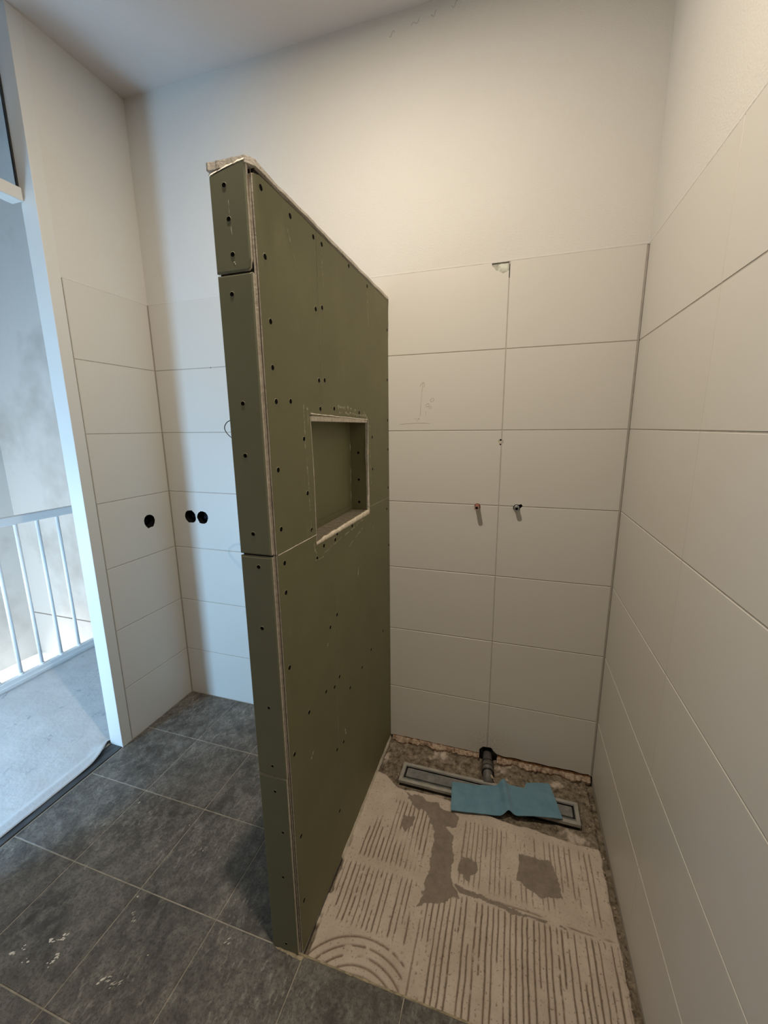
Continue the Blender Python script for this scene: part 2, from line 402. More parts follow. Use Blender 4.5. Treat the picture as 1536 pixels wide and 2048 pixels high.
# landing floor slab and fleece
ld = struct(boxo('floor_landing', (-1.06, -3.4, -.22), (-.078, .44, -.008), m_plaster), 'landing floor slab beyond the doorway')
bm = bmesh.new(); nx, ny = 60, 150
grid = []
for i in range(nx+1):
    row = []
    for j in range(ny+1):
        y = -2.21+2.63*j/ny; xe = -.036 if y < -.60 else (-.036-.052*max(0, min(1, (y+.60)/.14))**2 if y < YD1-.002 else -.079)
        x = -1.045+(xe+1.045)*(i/nx)**.8
        e = (i/nx)
        z = -.002+.0016*mn.noise((x*9, y*9, 0))+.003*abs(mn.noise((x*3, y*5, 4)))
        lift = math.exp(-((xe-x)/.03)**2)*math.exp(-((y+.47)/.12)**2)
        z += .012*lift+.005*math.exp(-((xe-x-.045)/.016)**2)*(1 if y < -.47 else 0)+(.008 if x > -.095 else 0)
        row.append(bm.verts.new((x, y, z)))
    grid.append(row)
for i in range(nx):
    for j in range(ny): bm.faces.new((grid[i][j], grid[i+1][j], grid[i+1][j+1], grid[i][j+1]))
fl = obj('floor_covering', bm, m_fleece, None, True)
md = fl.modifiers.new('s', 'SOLIDIFY'); md.thickness = .0015; md.offset = -1
tag(fl, 'white scuffed protective fleece spread over the landing floor, curling at the doorway', 'floor covering')

# railing
XR = -1.09
rl = thing('stair_railing', 'white painted stair railing with thin round bars on the landing edge', 'railing', (XR, .2, 0))
boxo('handrail', (XR-.018, -2.2, .950), (XR+.018, .80, 1.000), m_rail, rl, .006)
bm = bmesh.new(); box(bm, (XR-.012, -2.2, .002), (XR+.022, .80, .036), .004); box(bm, (XR+.0, -2.2, -.03), (XR+.03, .80, .012), .003)
obj('bottom_rail', bm, m_rail, rl)
b0 = None
for k in range(-19, 6):
    y = .149+.1185*k
    if b0 is None:
        bm = bmesh.new(); cyl(bm, (XR, 0, .03), (XR, 0, .955), .0105, 14); cyl(bm, (XR, 0, .034), (XR, 0, .046), .014, 14)
        b0 = obj('baluster', bm, m_rail, None, True); o = b0
    else: o = b0.copy(); C.objects.link(o)
    o.location = (0, y, 0); o.parent = rl; o.matrix_parent_inverse = Matrix.Translation(rl.location).inverted()

# stairwell
bm = bmesh.new(); box(bm, (-2.75, -3.5, -1), (-2.63, .95, HL)); struct(obj('wall_stair_left', bm, m_stair), 'stained plaster wall at the far side of the stairwell')
bm = bmesh.new(); box(bm, (-2.7, .80, -.208), (-.03, .95, HL)); box(bm, (-2.7, .806, -1), (-.03, .95, -.222))
ws = struct(obj('wall_stair_end', bm, m_stair), 'stained plaster wall behind the white railing')
boxo('wall_crack', (-2.62, .8055, -.223), (-.1, .812, -.207), simple('crack_grey', (.22, .2, .18), .9), ws)
struct(boxo('wall_landing_end', (-2.75, -3.5, -1), (0, -3.4, HL), m_stair), 'wall at the far end of the landing')
struct(boxo('wall_landing_window', (-1.04, -2.32, -.2), (-.078, -2.24, HL), m_stair), 'wall at the end of the landing')
struct(boxo('wall_landing_side', (-.078, .022, -.2), (-.03, .95, H+.05), m_plaster), 'landing side of the bathroom wall')
struct(boxo('wall_landing_upper', (-.0775, -3.5, H+.1), (-.0, .95, HL), m_plaster), 'landing wall above the bathroom')
struct(boxo('wall_landing_near', (-.078, -3.5, -.2), (-.03, YB-.1, H+.05), m_plaster), 'landing wall beyond the bathroom')
struct(boxo('floor_stair', (-2.7, -3.45, -.75), (-1.0, .9, -.64), simple('white_stair_floor', (.92, .92, .9), .8)), 'bright white half-landing floor below the railing')
struct(boxo('wall_stair_riser', (-1.06, -3.4, -.7), (-1.04, .44, -.01), m_plaster), 'side of the landing slab')

# ------------------------------------------------------------------ tiled floor
bm = bmesh.new()
box(bm, (-.004, YB-.05, -.06), (W+.02, YE-.0045, -.0012)); box(bm, (-.004, YE-.0045, -.06), (P-.001, .02, -.0012))
fb = struct(obj('floor', bm, m_fgrout), 'dark slate-look tiled floor with light grout')
bm = bmesh.new()
xs = [.0]+[.3079+.301*k for k in range(0, 6)]+[W]; ys = [YB]+[-.3064-.301*k for k in range(7, -1, -1)]+[0]
ys = [YB]+[y for y in [-.3064-.301*k for k in range(7, -1, -1)] if y > YB+.02]+[0]
for i in range(len(xs)-1):
    for j in range(len(ys)-1):
        if xs[i] > 1.2 and ys[j] > YE-.02: continue
        xa, xb, ya, yb = xs[i]+.0016, xs[i+1]-.0016, ys[j]+.0018, ys[j+1]-.0018
        if j == len(ys)-2: yb = -.0025
        prism(bm, rect(xa, ya, xb, yb), lambda u, v: (u, v, 0), lambda u, v: (u, v, -.008), cham=.0012)
obj('floor_tile', bm, m_slate, fb)
# plaster crumbs and smears on the floor tiles
def smear_poly(bm, f, cx, cy, L, wd, ang, seed, h=.0006):
    rnd = random.Random(seed); k = 12; top = []; ca, sa = math.cos(ang), math.sin(ang)
    for i in range(k):
        t = 2*math.pi*i/k; r = rnd.uniform(.55, 1.1); u, v = L*r*math.cos(t), wd*r*math.sin(t)
        top.append((cx+u*ca-v*sa, cy+u*sa+v*ca))
    c = bm.verts.new(f(cx, cy, h)); ring = [bm.verts.new(f(*p, .0001)) for p in top]
    for i in range(k): bm.faces.new((c, ring[i], ring[(i+1) % k]))
crumbs = [(.905, -.612, .006, .004, .4), (.925, -.555, .006, .002, .9), (.915, -.425, .004, .002, 1), (.62, -.93, .004, .003, 0), (.72, -.745, .003, .002, .5),
          (.33, -.66, .006, .002, 1.1), (.60, -.68, .002, .002, 0), (.95, -.665, .004, .002, 1.2), (.78, -1.04, .003, .002, .5)]
bm = bmesh.new()
for i, (x, y, L, wd, a) in enumerate(crumbs): smear_poly(bm, lambda u, v, h: (u, v, h), x, y, L, wd, a, i, .0025)
for i, (x, y, L, wd, a) in enumerate([(.478, -1.093, .010, .005, .6), (.500, -1.077, .008, .005, 1.2), (.494, -1.088, .006, .003, .3), (.530, -1.118, .008, .006, .9), (.524, -1.138, .008, .004, 1.3), (.536, -1.128, .004, .003, 0), (.40, -1.147, .010, .004, .8), (.415, -1.135, .006, .003, .5), (.455, -1.155, .006, .004, .4), (.70, -1.122, .012, .003, .9), (.715, -1.110, .008, .002, .8), (.752, -1.106, .006, .002, 1.0), (.668, -.985, .007, .002, 1.2), (.650, -.972, .005, .002, 1.1), (.98, -.943, .010, .002, 1.0), (.74, -1.12, .010, .0015, .7)]):
    for q_ in range(4):
        smear_poly(bm, lambda u, v, h: (u, v, h), x+random.uniform(-.008, .008), y+random.uniform(-.008, .008), L*random.uniform(.3, .8), wd*random.uniform(.3, .8), a, 200+i*5+q_, .0007)
o = obj('plaster_crumb', bm, m_chip); o['kind'] = 'stuff'; tag(o, 'tiny white plaster crumbs scattered over the dark floor tiles', 'plaster crumbs')

# ------------------------------------------------------------------ shower mortar bed
def vnoise(X, Y, s, seed=0):
    rng = np.random.default_rng(seed); T = rng.random((256, 256))
    x, y = X*s+1000.3, Y*s+1000.7; xi, yi = np.floor(x).astype(int), np.floor(y).astype(int); fx, fy = x-xi, y-yi
    fx = fx*fx*(3-2*fx); fy = fy*fy*(3-2*fy); g = lambda a, b: T[a % 256, b % 256]
    return (g(xi, yi)*(1-fx)+g(xi+1, yi)*fx)*(1-fy)+(g(xi, yi+1)*(1-fx)+g(xi+1, yi+1)*fx)*fy
def fbm(X, Y, s, o=4, seed=0):
    r = 0; a = .5; t = 0
    for k in range(o): r = r+a*vnoise(X, Y, s*2**k, seed+k); t += a; a *= .55
    return r/t
def ss(x, a, b):
    t = np.clip((x-a)/(b-a), 0, 1); return t*t*(3-2*t)
X0, X1, Y0, Y1 = P, W+.001, YE-.002, .008
nxs, nys = 520, 330
gx = np.linspace(X0, X1, nxs); gy = np.linspace(Y0, Y1, nys); X, Y = np.meshgrid(gx, gy, indexing='ij')
wob = (fbm(X, Y, 9, 3, 11)-.5)
# trowel grooves (run towards the viewer)
phase = (X+.006*wob+.012*(Y+.9)*(X-1.6)+.0022*(fbm(X*.6, Y, 40, 3, 77)-.5))/.0168
lid = np.round(phase); wid = .075+.085*vnoise(lid*5.3, Y*9, 1, 55); gro = np.exp(-((phase-lid+.25*(vnoise(lid*9.1, lid*0+.5, 1, 56)-.5))/wid)**2)
lineid = np.round(phase); rr = vnoise(lineid*3.7, Y*7, 1, 21); gro = gro*ss(rr+.45*(fbm(X, Y, 70, 3, 5)-.5), .25, .38)
zoneA = ss(X, 1.500, 1.512)*ss(-Y, .612, .622)*ss(X, 1.50, 1.52)*(1-ss(X, 2.078, 2.085))
zoneB = ss(X, 1.222, 1.23)*(1-ss(X, 1.478, 1.492))*ss(-Y, .605, .625)*(1-ss(-Y, .785+.0*X-.25*np.abs(X-1.39)*0, .80))
zoneC = ss(X, 1.250, 1.262)*(1-ss(X, 1.49, 1.50))*ss(-Y, .32, .34)*(1-ss(-Y, .575, .592))*ss(fbm(X, Y, 5, 3, 40), .33, .45)
zoneD = ss(X, 1.595, 1.61)*(1-ss(X, 2.075, 2.085))*ss(-Y, .335, .355)*(1-ss(-Y, .56, .59))*ss(fbm(X, Y, 6, 3, 41)+.25*ss(np.abs(X-1.87), .08, .16), .42, .52)
R = np.hypot(X-1.385, (Y+1.000)*1.05)
arc = np.exp(-((((R-.105+.004*wob)/.0235)-np.round((R-.105+.004*wob)/.0235))/.12)**2)*ss(R, .085, .095)*(1-ss(R, .212, .22))*(1-ss(X, 1.49, 1.50))
arc = arc*ss(fbm(X, Y, 30, 3, 99), .33, .45)
zoneD = zoneD*.75
Z = np.clip(zoneA+zoneB*(R > .205)+zoneC+zoneD, 0, 1)
g = np.maximum(gro*Z, arc*.9)
seam = np.maximum(np.exp(-((Y+.602+.008*wob+.02*(X-1.9))/.0022)**2)*ss(fbm(X, Y, 14, 2, 8), .35, .5)*(X > 1.60), 0)
g = np.maximum(g, seam*.8)
# grey patches
def blob(pts, amp=.018, s=28, seed=3):
    """signed inside mask of a polygon with a ragged edge"""
    n1 = (fbm(X, Y, s, 4, seed)-.5)*amp*2; n2 = (fbm(X, Y, s, 4, seed+9)-.5)*amp*2
    A, B = X+n1, Y+n2; ins = np.zeros_like(X, bool)
    for i in range(len(pts)):
        (xa, ya), (xb, yb) = pts[i-1], pts[i]
        c = ((ya > B) != (yb > B)) & (A < (xb-xa)*(B-ya)/((yb-ya) or 1e-9)+xa); ins ^= c
    return ins.astype(float)
patch = blob([(1.36, -.285), (1.47, -.300), (1.585, -.335), (1.58, -.385), (1.53, -.39), (1.575, -.43), (1.592, -.55), (1.60, -.60), (1.63, -.615), (1.575, -.655), (1.525, -.665), (1.495, -.69), (1.505, -.62), (1.515, -.56), (1.505, -.44), (1.48, -.37), (1.40, -.345)])
patch = np.maximum(patch, blob([(1.612, -.49), (1.66, -.49), (1.668, -.53), (1.64, -.56), (1.605, -.535)], .012, 40, 17))
patch = np.maximum(patch, blob([(1.808, -.415), (1.915, -.418), (1.93, -.46), (1.945, -.53), (1.875, -.545), (1.80, -.51)], .010, 34, 23))
patch = np.maximum(patch, blob([(1.375, -.39), (1.42, -.385), (1.42, -.42), (1.40, -.455), (1.375, -.43)], .012, 40, 31))
patch = np.maximum(patch, blob([(1.60, -.585), (1.76, -.600), (1.95, -.612), (1.95, -.616), (1.76, -.612), (1.62, -.607)], .010, 30, 37)*(fbm(X, Y, 12, 2, 3) > .42))
g = g*(1-.9*patch)
# rough recess round the drain
edgeY = -.272-.045*ss(X, 1.40, 2.02)+.02*(fbm(X, Y, 16, 3, 51)-.5)+.05*(1-ss(X, 1.24, 1.32))
rec = ss(Y-edgeY, -.004, .010)
rightgap = ss(X+.010*(fbm(X, Y, 30, 3, 61)-.5), 2.083, 2.094)
leftgap = (1-ss(X+.012*(fbm(X, Y, 40, 3, 71)-.5), P+.006, P+.014))*ss(-Y, .45, .6)*ss(fbm(X, Y, 25, 2, 72), .4, .55)
rough = np.clip(np.maximum(rec*ss(fbm(X, Y, 13, 4, 81), .24, .42), np.maximum(rightgap, leftgap)), 0, 1)
Zz = -.009+.0018*(fbm(X, Y, 12, 4, 1)-.5)-.0035*g-.0012*patch
Zz = Zz+.0016*ss(patch, .2, .8)*(fbm(X, Y, 60, 3, 6)-.5)
Zz = Zz*(1-rec)+rec*(-.021+.020*(fbm(X, Y, 26, 5, 91)-.5)+.007*(fbm(X, Y, 110, 3, 92)-.5))
Zz = Zz-.012*rightgap*(.5+fbm(X, Y, 60, 3, 62))-.008*leftgap
# bedding under the drain stays below its body
und = ss(X, 1.300, 1.312)*(1-ss(X, 2.036, 2.048))*ss(Y, -.258, -.250)*(1-ss(Y, -.138, -.128)); Zz = Zz*(1-und)+np.minimum(Zz, -.028)*und
dipn = np.exp(-((X-1.675)/.03)**2)*ss(Y, -.14, -.10); Zz = Zz-.018*dipn
co = np.stack([X, Y, Zz], -1).reshape(-1, 3)
idx = np.arange(nxs*nys).reshape(nxs, nys)
q = np.stack([idx[:-1, :-1], idx[1:, :-1], idx[1:, 1:], idx[:-1, 1:]], -1).reshape(-1, 4)
me = bpy.data.meshes.new('shower_floor'); me.vertices.add(len(co)); me.vertices.foreach_set('co', co.ravel())
me.loops.add(q.size); me.loops.foreach_set('vertex_index', q.ravel())
me.polygons.add(len(q)); me.polygons.foreach_set('loop_start', np.arange(0, q.size, 4)); me.polygons.foreach_set('loop_total', np.full(len(q), 4))
me.update(); me.validate()
ca = me.color_attributes.new('stuff', 'FLOAT_COLOR', 'POINT')
ca.data.foreach_set('color', np.stack([patch, np.clip(g*1.0, 0, 1), rough, np.ones_like(X)], -1).reshape(-1, 4).astype(np.float32).ravel())
sf = link('floor_shower', me, m_mortar, None, True)
struct(sf, 'bare mortar shower floor with trowel grooves and grey patches')
boxo('screed', (P-.001, YE-.003, -.07), (W+.02, .02, -.055), m_mortar, sf)
# gritty edge between the tiled floor and the mortar bed
bm = bmesh.new(); prev = None
for x in np.arange(P-.06, W, .006):
    p = Vector((x, 0, 0)); y = YE-.003; a = .0035+.004*abs(mn.noise((x*60, 0, 0)))+(.006 if x < P+.02 else 0)*abs(mn.noise((x*30, 2, 0)))
    q4 = [bm.verts.new((x, y-a, .0003)), bm.verts.new((x, y, .0016+.001*mn.noise((x*80, 1, 0)))), bm.verts.new((x, y+a*.8, -.006))]
    if prev:
        for j in (0, 1): bm.faces.new((prev[j], q4[j], q4[j+1], prev[j+1]))
    prev = q4
obj('edge_grout', bm, simple('sandy_grout_edge', (.33, .28, .19), .95, .1, var=.4, vs=70), sf, True)
# crumbling adhesive along the foot of the back wall tiles
bm = bmesh.new(); prev = None
for x in np.arange(P+.012, W-.004, .004):
    if 1.637 < x < 1.712: prev = None; continue
    nn = lambda s, k: mn.noise((x*s, k, 0))
    d = max(.001, .011+.016*nn(17, 0)+.008*nn(80, 1)); lo = -.022+.006*nn(40, 2)
    k4 = [bm.verts.new((x, .010, .016)), bm.verts.new((x, -.0005+.003*nn(50, 7), .003+.004*nn(60, 3))), bm.verts.new((x, -.004-d*.45, -.002+.004*nn(90, 4))), bm.verts.new((x, -.006-d, -.009+.005*nn(70, 5))), bm.verts.new((x, -.003-d, lo))]
    if prev:
        for j in range(4):
            f = bm.faces.new((prev[j], k4[j], k4[j+1], prev[j+1])); f.material_index = 1 if j == 0 else 0
    prev = k4
obj('crumbled_adhesive', bm, [m_crumb, m_rust], sf)
# grey-white sealant line at the foot of the partition
bm = bmesh.new(); prev = None
for y in np.arange(-.62, -.004, .01):
    s = .0045*(1+.5*mn.noise((y*20, 0, 0))); q3 = [bm.verts.new((P-.0005, y, -.004+s*2.2)), bm.verts.new((P+s*.7, y, -.006+s)), bm.verts.new((P+s*1.3, y, -.014))]
    if prev:
        for j in (0, 1): bm.faces.new((prev[j], q3[j], q3[j+1], prev[j+1]))
    prev = q3
obj('sealant_line', bm, m_seal, sf, True)
# rubble chips in the recess
bm = bmesh.new(); rnd = random.Random(8)
for i in range(150):
    t = rnd.random()
    if t < .45: x, y = rnd.uniform(1.25, 2.09), rnd.uniform(-.13, -.012)
    elif t < .65: x, y = rnd.uniform(2.05, 2.095), rnd.uniform(-.33, -.02)
    elif t < .75: x, y = rnd.uniform(1.23, 1.31), rnd.uniform(-.24, -.02)
    else: x, y = rnd.uniform(2.086, 2.10), rnd.uniform(-.88, -.3)
    if abs(x-1.675) < .05 or (1.50 < x < 1.98 and y < -.07): continue
    i0 = int((x-X0)/(X1-X0)*(nxs-1)); j0 = int((y-Y0)/(Y1-Y0)*(nys-1)); z = Zz[i0, j0]
    s = rnd.choice((.002, .003, .004, .006))
    mt = Matrix.Translation((x, y, z+s*.2)) @ Matrix.Rotation(rnd.uniform(0, 6), 4, (rnd.random(), rnd.random(), rnd.random())) @ Matrix.Diagonal((s, s*rnd.uniform(.5, 1), s*.5, 1))
    bmesh.ops.create_icosphere(bm, subdivisions=1, radius=1, matrix=mt)
o = obj('mortar_rubble', bm, m_crumb); o['kind'] = 'stuff'; tag(o, 'small crumbs of broken mortar along the edges of the shower floor', 'rubble')

# ------------------------------------------------------------------ linear drain
dt = thing('shower_drain', 'long rectangular steel linear drain partly under the blue cloth', 'drain', (1.675, -.195, -.02))
DX0, DX1, DY0, DY1 = 1.314, 2.034, -.2475, -.1455
def ringm(bm, a, b, za, zb, mi=0):
    A = [bm.verts.new((*p, za)) for p in a]; B = [bm.verts.new((*p, zb)) for p in b]
    for i in range(4): f = bm.faces.new((A[i], A[(i+1) % 4], B[(i+1) % 4], B[i])); f.material_index = mi
ins = lambda d, e=None: rect(DX0+d, DY0+(e or d), DX1-d, DY1-d)
bm = bmesh.new(); ringm(bm, ins(0), ins(0), -.012, 0); ringm(bm, ins(0), ins(.0135), 0, .0003); ringm(bm, ins(.0135), ins(.0135), .0003, -.001)
obj('rim', bm, m_rim_steel, dt)
bm = bmesh.new(); ringm(bm, ins(.0135), ins(.0165, .025), -.001, -.004); ringm(bm, ins(.0165, .025), ins(.0165, .025), -.004, -.02, 1)
obj('inner_flange', bm, [m_tray, m_black], dt)  # flange sides blackened so the slot looks shaded
bm = bmesh.new(); ringm(bm, ins(.0165, .025), ins(.04, .04), -.018, -.0185); box(bm, (DX0+.012, DY0+.012, -.03), (DX1-.012, DY1-.012, -.020)); obj('gutter', bm, m_black, dt)
boxo('cover_plate', (DX0+.0235, DY0+.032, -.016), (DX1-.0235, DY1-.0235, -.0025), m_tray, dt, .0015)
bm = bmesh.new(); box(bm, (DX0+.003, DY0+.003, -.042), (DX1-.003, DY1-.003, -.012)); obj('body', bm, m_black, dt)
# faint crumb line on drain
# waste pipe
wp = thing('waste_pipe', 'short grey plastic waste pipe from the hole in the back wall to the drain', 'pipe', (1.675, -.06, -.01))
A, B = Vector((1.669, .045, -.004)), Vector((1.684, -.150, -.008)); d = (B-A).normalized()
bm = bmesh.new(); cyl(bm, A, B, .0205, 32); obj('tube', bm, m_pipe, wp, True)
bm = bmesh.new(); cyl(bm, A+d*.085, A+d*.135, .0245, 32); obj('sleeve', bm, m_pipe, wp, True)
for s in (.083, .112, .136):
    bm = bmesh.new(); cyl(bm, A+d*s, A+d*(s+.003), .0262, 32); obj('rubber_ring', bm, m_black, wp, True)
bm = bmesh.new(); bmesh.ops.create_icosphere(bm, subdivisions=2, radius=1, matrix=Matrix.Translation((1.699, -.128, .012)) @ Matrix.Rotation(.6, 4, 'Z') @ Matrix.Diagonal((.004, .012, .005, 1)))
for v in bm.verts: v.co += Vector((mn.noise(v.co*200), mn.noise(v.co*230), mn.noise(v.co*210)))*.002
o = obj('mortar_chip', bm, simple('cream_mortar_chip', (.45, .36, .24), .9)); tag(o, 'cream chip of mortar lying on the grey waste pipe', 'mortar chip')

# ------------------------------------------------------------------ blue cloth
bm = bmesh.new(); nu, nv = 110, 40
def lerp(tab, u):
    for (a, va), (b, vb) in zip(tab, tab[1:]):
        if u <= b:
            t = (u-a)/(b-a); return va+(vb-va)*t
    return tab[-1][1]
by = [(0, -.197), (.25, -.183), (.45, -.163), (.53, -.136), (.60, -.143), (.745, -.142), (.765, -.112), (.90, -.092), (1, -.083)]
fyt = [(0, -.329), (.12, -.322), (.30, -.306), (.45, -.296), (.52, -.278), (.60, -.282), (.8, -.268), (1, -.247)]
G2 = []
for i in range(nu+1):
    u = i/nu; row = []
    for j in range(nv+1):
        v = j/nv; xb = 1.537+.395*u; xf = 1.551+.418*u
        yb, yf = lerp(by, u), lerp(fyt, u); x = xb+(xf-xb)*v; y = yb+(yf-yb)*v
        ridge = math.exp(-((u-.525)/.035)**2)*.020
        z = .0035+ridge*(1-.25*v)+.0045*(.5+.5*math.sin(u*9+1.3))*(.4+.6*v)+.0012*mn.noise((x*40, y*40, 0))
        z += .006*ss(u, .55, .8)*v*(1-.3*ss(u, .85, 1))
        out = max(0, -.2475-y); z -= .07*out*(1-ss(u, .35, .8)) if u < .8 else 0
        beh = max(0, y+.1455); z -= beh*.10
        if u > .755: z += .003*(1-v*1.5 if v < .66 else 0)
        row.append(bm.verts.new((x, y, z)))
    G2.append(row)
for i in range(nu):
    for j in range(nv): bm.faces.new((G2[i][j], G2[i+1][j], G2[i+1][j+1], G2[i][j+1]))
cl = obj('cleaning_cloth', bm, m_cloth, None, True)
md = cl.modifiers.new('s', 'SOLIDIFY'); md.thickness = .0022; md.offset = 1
tag(cl, 'folded blue microfibre cleaning cloth lying across the steel shower drain', 'cloth')

# ------------------------------------------------------------------ water pipe stubs
def stub(x, z, L, mats, label):
    t = thing('water_pipe', label, 'water pipe', (x, 0, z))
    bm = bmesh.new()
    for k, (ya, yb, r) in enumerate(((.03, -.006, .0112), (-.006, -L, .0092))):
        cyl(bm, (x, ya, z), (x, yb, z), r, 28, caps=False)
    cyl(bm, (x, -.006, z), (x, -.0061, z), .0112, 28)
    obj('tube', bm, mats[0], t, True)
    bm = bmesh.new(); R0, R1 = .0092, .0056
    for ra, rb, ya, yb in ((R0, R0, -L, -L-.001), (R0, R1, -L-.001, -L-.0008), (R1, R1, -L-.0008, .0)):
        cyl(bm, (x, ya, z), (x, yb-.00001, z), ra, 28, r2=rb, caps=False)
    obj('fitting_end', bm, mats[1], t)
    bm = bmesh.new(); cyl(bm, (x, -L+.006, z), (x, -L+.007, z), .0056, 20); obj('bore', bm, m_dark, t)
stub(1.586, 1.169, .038, (m_copper, m_pink), 'reddish copper water pipe stub sticking out of the shower tiles, left one of the pair')
stub(1.7395, 1.1705, .024, (m_zinc, m_zinc), 'grey metal water pipe stub in a ragged tile hole, right one of the pair')

# ------------------------------------------------------------------ pencil marks on the back wall
def wallpts(pts): return [(x, 0, z) for x, z in pts]
ry = lambda nm, pts, w_=.0011, m=m_pencil: ribbon(nm, wallpts(pts), w_, m, wb, (0, -1, 0))
ry('pencil_arrow', [(1.3435, 1.537), (1.3445, 1.57), (1.347, 1.60), (1.351, 1.64), (1.3545, 1.668)])
ry('pencil_arrow', [(1.340, 1.651), (1.346, 1.660), (1.3545, 1.668), (1.360, 1.664), (1.3585, 1.648)])
ry('pencil_line', [(1.257, 1.503), (1.29, 1.5055), (1.33, 1.5075), (1.36, 1.507), (1.383, 1.505)])
ry('pencil_number', [(1.3655, 1.536), (1.3665, 1.545), (1.3675, 1.555)], m=m_pencil2)
def loop(cx, cz, rx, rz, tilt=0): return [(cx+rx*math.cos(t)*math.cos(tilt)-rz*math.sin(t)*math.sin(tilt), cz+rx*math.cos(t)*math.sin(tilt)+rz*math.sin(t)*math.cos(tilt)) for t in np.linspace(0, 2*math.pi, 16)]
ry('pencil_number', loop(1.373, 1.578, .0075, .0055, .5)); ry('pencil_number', loop(1.384, 1.569, .0055, .0045, .5)); ry('pencil_number', loop(1.3915, 1.598, .0085, .0055, .7))
ry('pencil_number', [(1.3215, 1.528), (1.3225, 1.521)], m=m_pencil2); ry('pencil_number', [(1.3285, 1.527), (1.331, 1.517), (1.3275, 1.514)], m=m_pencil2); ry('pencil_number', loop(1.3365, 1.524, .0025, .0022))
# flaking filler near the ceiling
for i, (x, z, L) in enumerate(((1.30, 2.862, .03), (1.37, 2.868, .018), (1.44, 2.878, .02), (1.22, 2.85, .02))):
    ribbon('plaster_flake', [(x+L*t, .0, z+.006*math.sin(7*t+i)+.012*t) for t in np.linspace(0, 1, 8)], .0022, simple('flaked_filler_edge', (.48, .45, .40), .9), wb, (0, -1, 0))
# filler in the chipped tile corner
boxo('chip_filler', (1.595, .0046, 2.028), (1.6675, .012, 2.0746), simple('grey_filler', (.46, .46, .41), .9, .2, var=.25, vs=60), wb)
bm = bmesh.new(); smear_poly(bm, lambda u, v, h: (u, .0045-h, v), 1.644, 2.056, .028, .018, .25, 3, .002)
obj('chip_filler', bm, simple('pale_green_filler', (.60, .62, .55), .9, .2, var=.2, vs=60), wb)

# ------------------------------------------------------------------ partition
pt = thing('partition_wall', 'olive green plasterboard partition with a square niche, ending on the slate tiles', 'partition', ((PL+P)/2, -.45, 0))
ZH = 1.983; BT = .0105; YJU, YJL = -.6355, -.6045; ZM = 1.202
fx0 = lambda u, v: (P, u, v); fx1 = lambda u, v: (P-BT, u, v)
def rb(name, pts, seed, flip=False):
    bm = bmesh.new(); prism(bm, pts, fx0, fx1, 0, 1, .0006); return obj(name, bm, [m_green, m_gyp], pt)
topz = lambda y: 1.984+.002*mn.noise((y*12, 0, 0))
def tops(a, b): return [(y, topz(y)) for y in np.linspace(a, b, 14)]
fe = [(YE+.0015*mn.noise((z*9, 5, 0)), z) for z in np.linspace(1.975, ZM+.01, 24)]
boards = [
 rb('plasterboard', fe+[(YE, ZM+.001), (YJU-.0013, ZM+.001)]+tops(YJU-.0013, YE+.004)[:-1], 1),
 rb('plasterboard', [(YJU+.0013, ZM+.0006), (-.002, ZM-.006)]+tops(-.002, YJU+.0013), 2),
 rb('plasterboard', [(YE, ZM-.001), (YE+.001, .6), (YE+.002, -.008), (YJL-.0013, -.008), (YJL-.0013, ZM-.001)], 3),
 rb('plasterboard', [(YJL+.0013, -.008), (-.002, -.012), (-.002, ZM-.0075), (YJL+.0013, ZM-.001)], 4)]
niche = [(-.712, 1.524), (-.706, 1.505), (-.704, 1.44), (-.694, 1.38), (-.690, 1.31), (-.6935, 1.25), (-.700, 1.2), (-.706, 1.174), (-.55, 1.176), (-.40, 1.180), (-.262, 1.183), (-.262, 1.30), (-.268, 1.38), (-.264, 1.46), (-.262, 1.516), (-.40, 1.521), (-.55, 1.522)]
cb = []; cp(cb, jag(niche, .0012, .014, 5), lambda u, v: (P+.02, u, v), lambda u, v: (P-.03, u, v)); cut(boards, cb)
# niche lining
NX = 1.137
bm = bmesh.new(); box(bm, (NX-.009, -.76, 1.176), (NX, -.22, 1.58)); obj('niche_back', bm, m_green, pt)
boxo('niche_strip', (NX, -.735, 1.176), (NX+.0025, -.262, 1.203), m_green, pt, .0004)
boxo('niche_side', (NX-.009, -.262, 1.15), (P-BT, -.252, 1.56), m_green, pt)
boxo('niche_side', (NX-.009, -.745, 1.15), (P-BT, -.735, 1.56), m_green, pt)
boxo('niche_top', (NX-.009, -.75, 1.530), (P-BT, -.25, 1.54), m_green, pt)
bm = bmesh.new(); prev = None
for y in np.linspace(-.7055, -.262, 60):
    row = [bm.verts.new((x, y, 1.1775+.0075*(y+.74)/.48+.0012*mn.noise((x*60, y*60, 0))+(.0035 if x > P-.014 else 0)*(.6+mn.noise((y*30, 1, 0))))) for x in (NX-.002, 1.155, 1.17, 1.185, P-.011, P-.005, P+.0008+.0012*mn.noise((y*40, 9, 0)))]
    row.append(bm.verts.new((row[-1].co.x, y, 1.1715)))
    if prev:
        for j in range(len(row)-1): bm.faces.new((prev[j], row[j], row[j+1], prev[j+1]))
    prev = row
obj('niche_sill', bm, m_sill, pt, True)
for (ya, za, yb, zb, wd) in ((-.706, 1.5275, -.262, 1.5185, .004), (-.7085, 1.52, -.7035, 1.175, .0035), (-.2600, 1.515, -.2605, 1.183, .004)):
    pts = [(P, ya+(yb-ya)*t+(.004*math.sin(3.3*t) if abs(yb-ya) < .05 and ya < -.5 else 0)+.0006*mn.noise((t*30, ya, 0)), za+(zb-za)*t+.0008*mn.noise((t*30, za, 0))) for t in np.linspace(0, 1, 40)]
    ribbon('niche_edge', pts, wd, m_gyp, pt, (1, 0, 0))
boxo('niche_lintel', (P-.014, -.70, 1.508), (P-.0015, -.266, 1.5225), m_gyp, pt, .002)
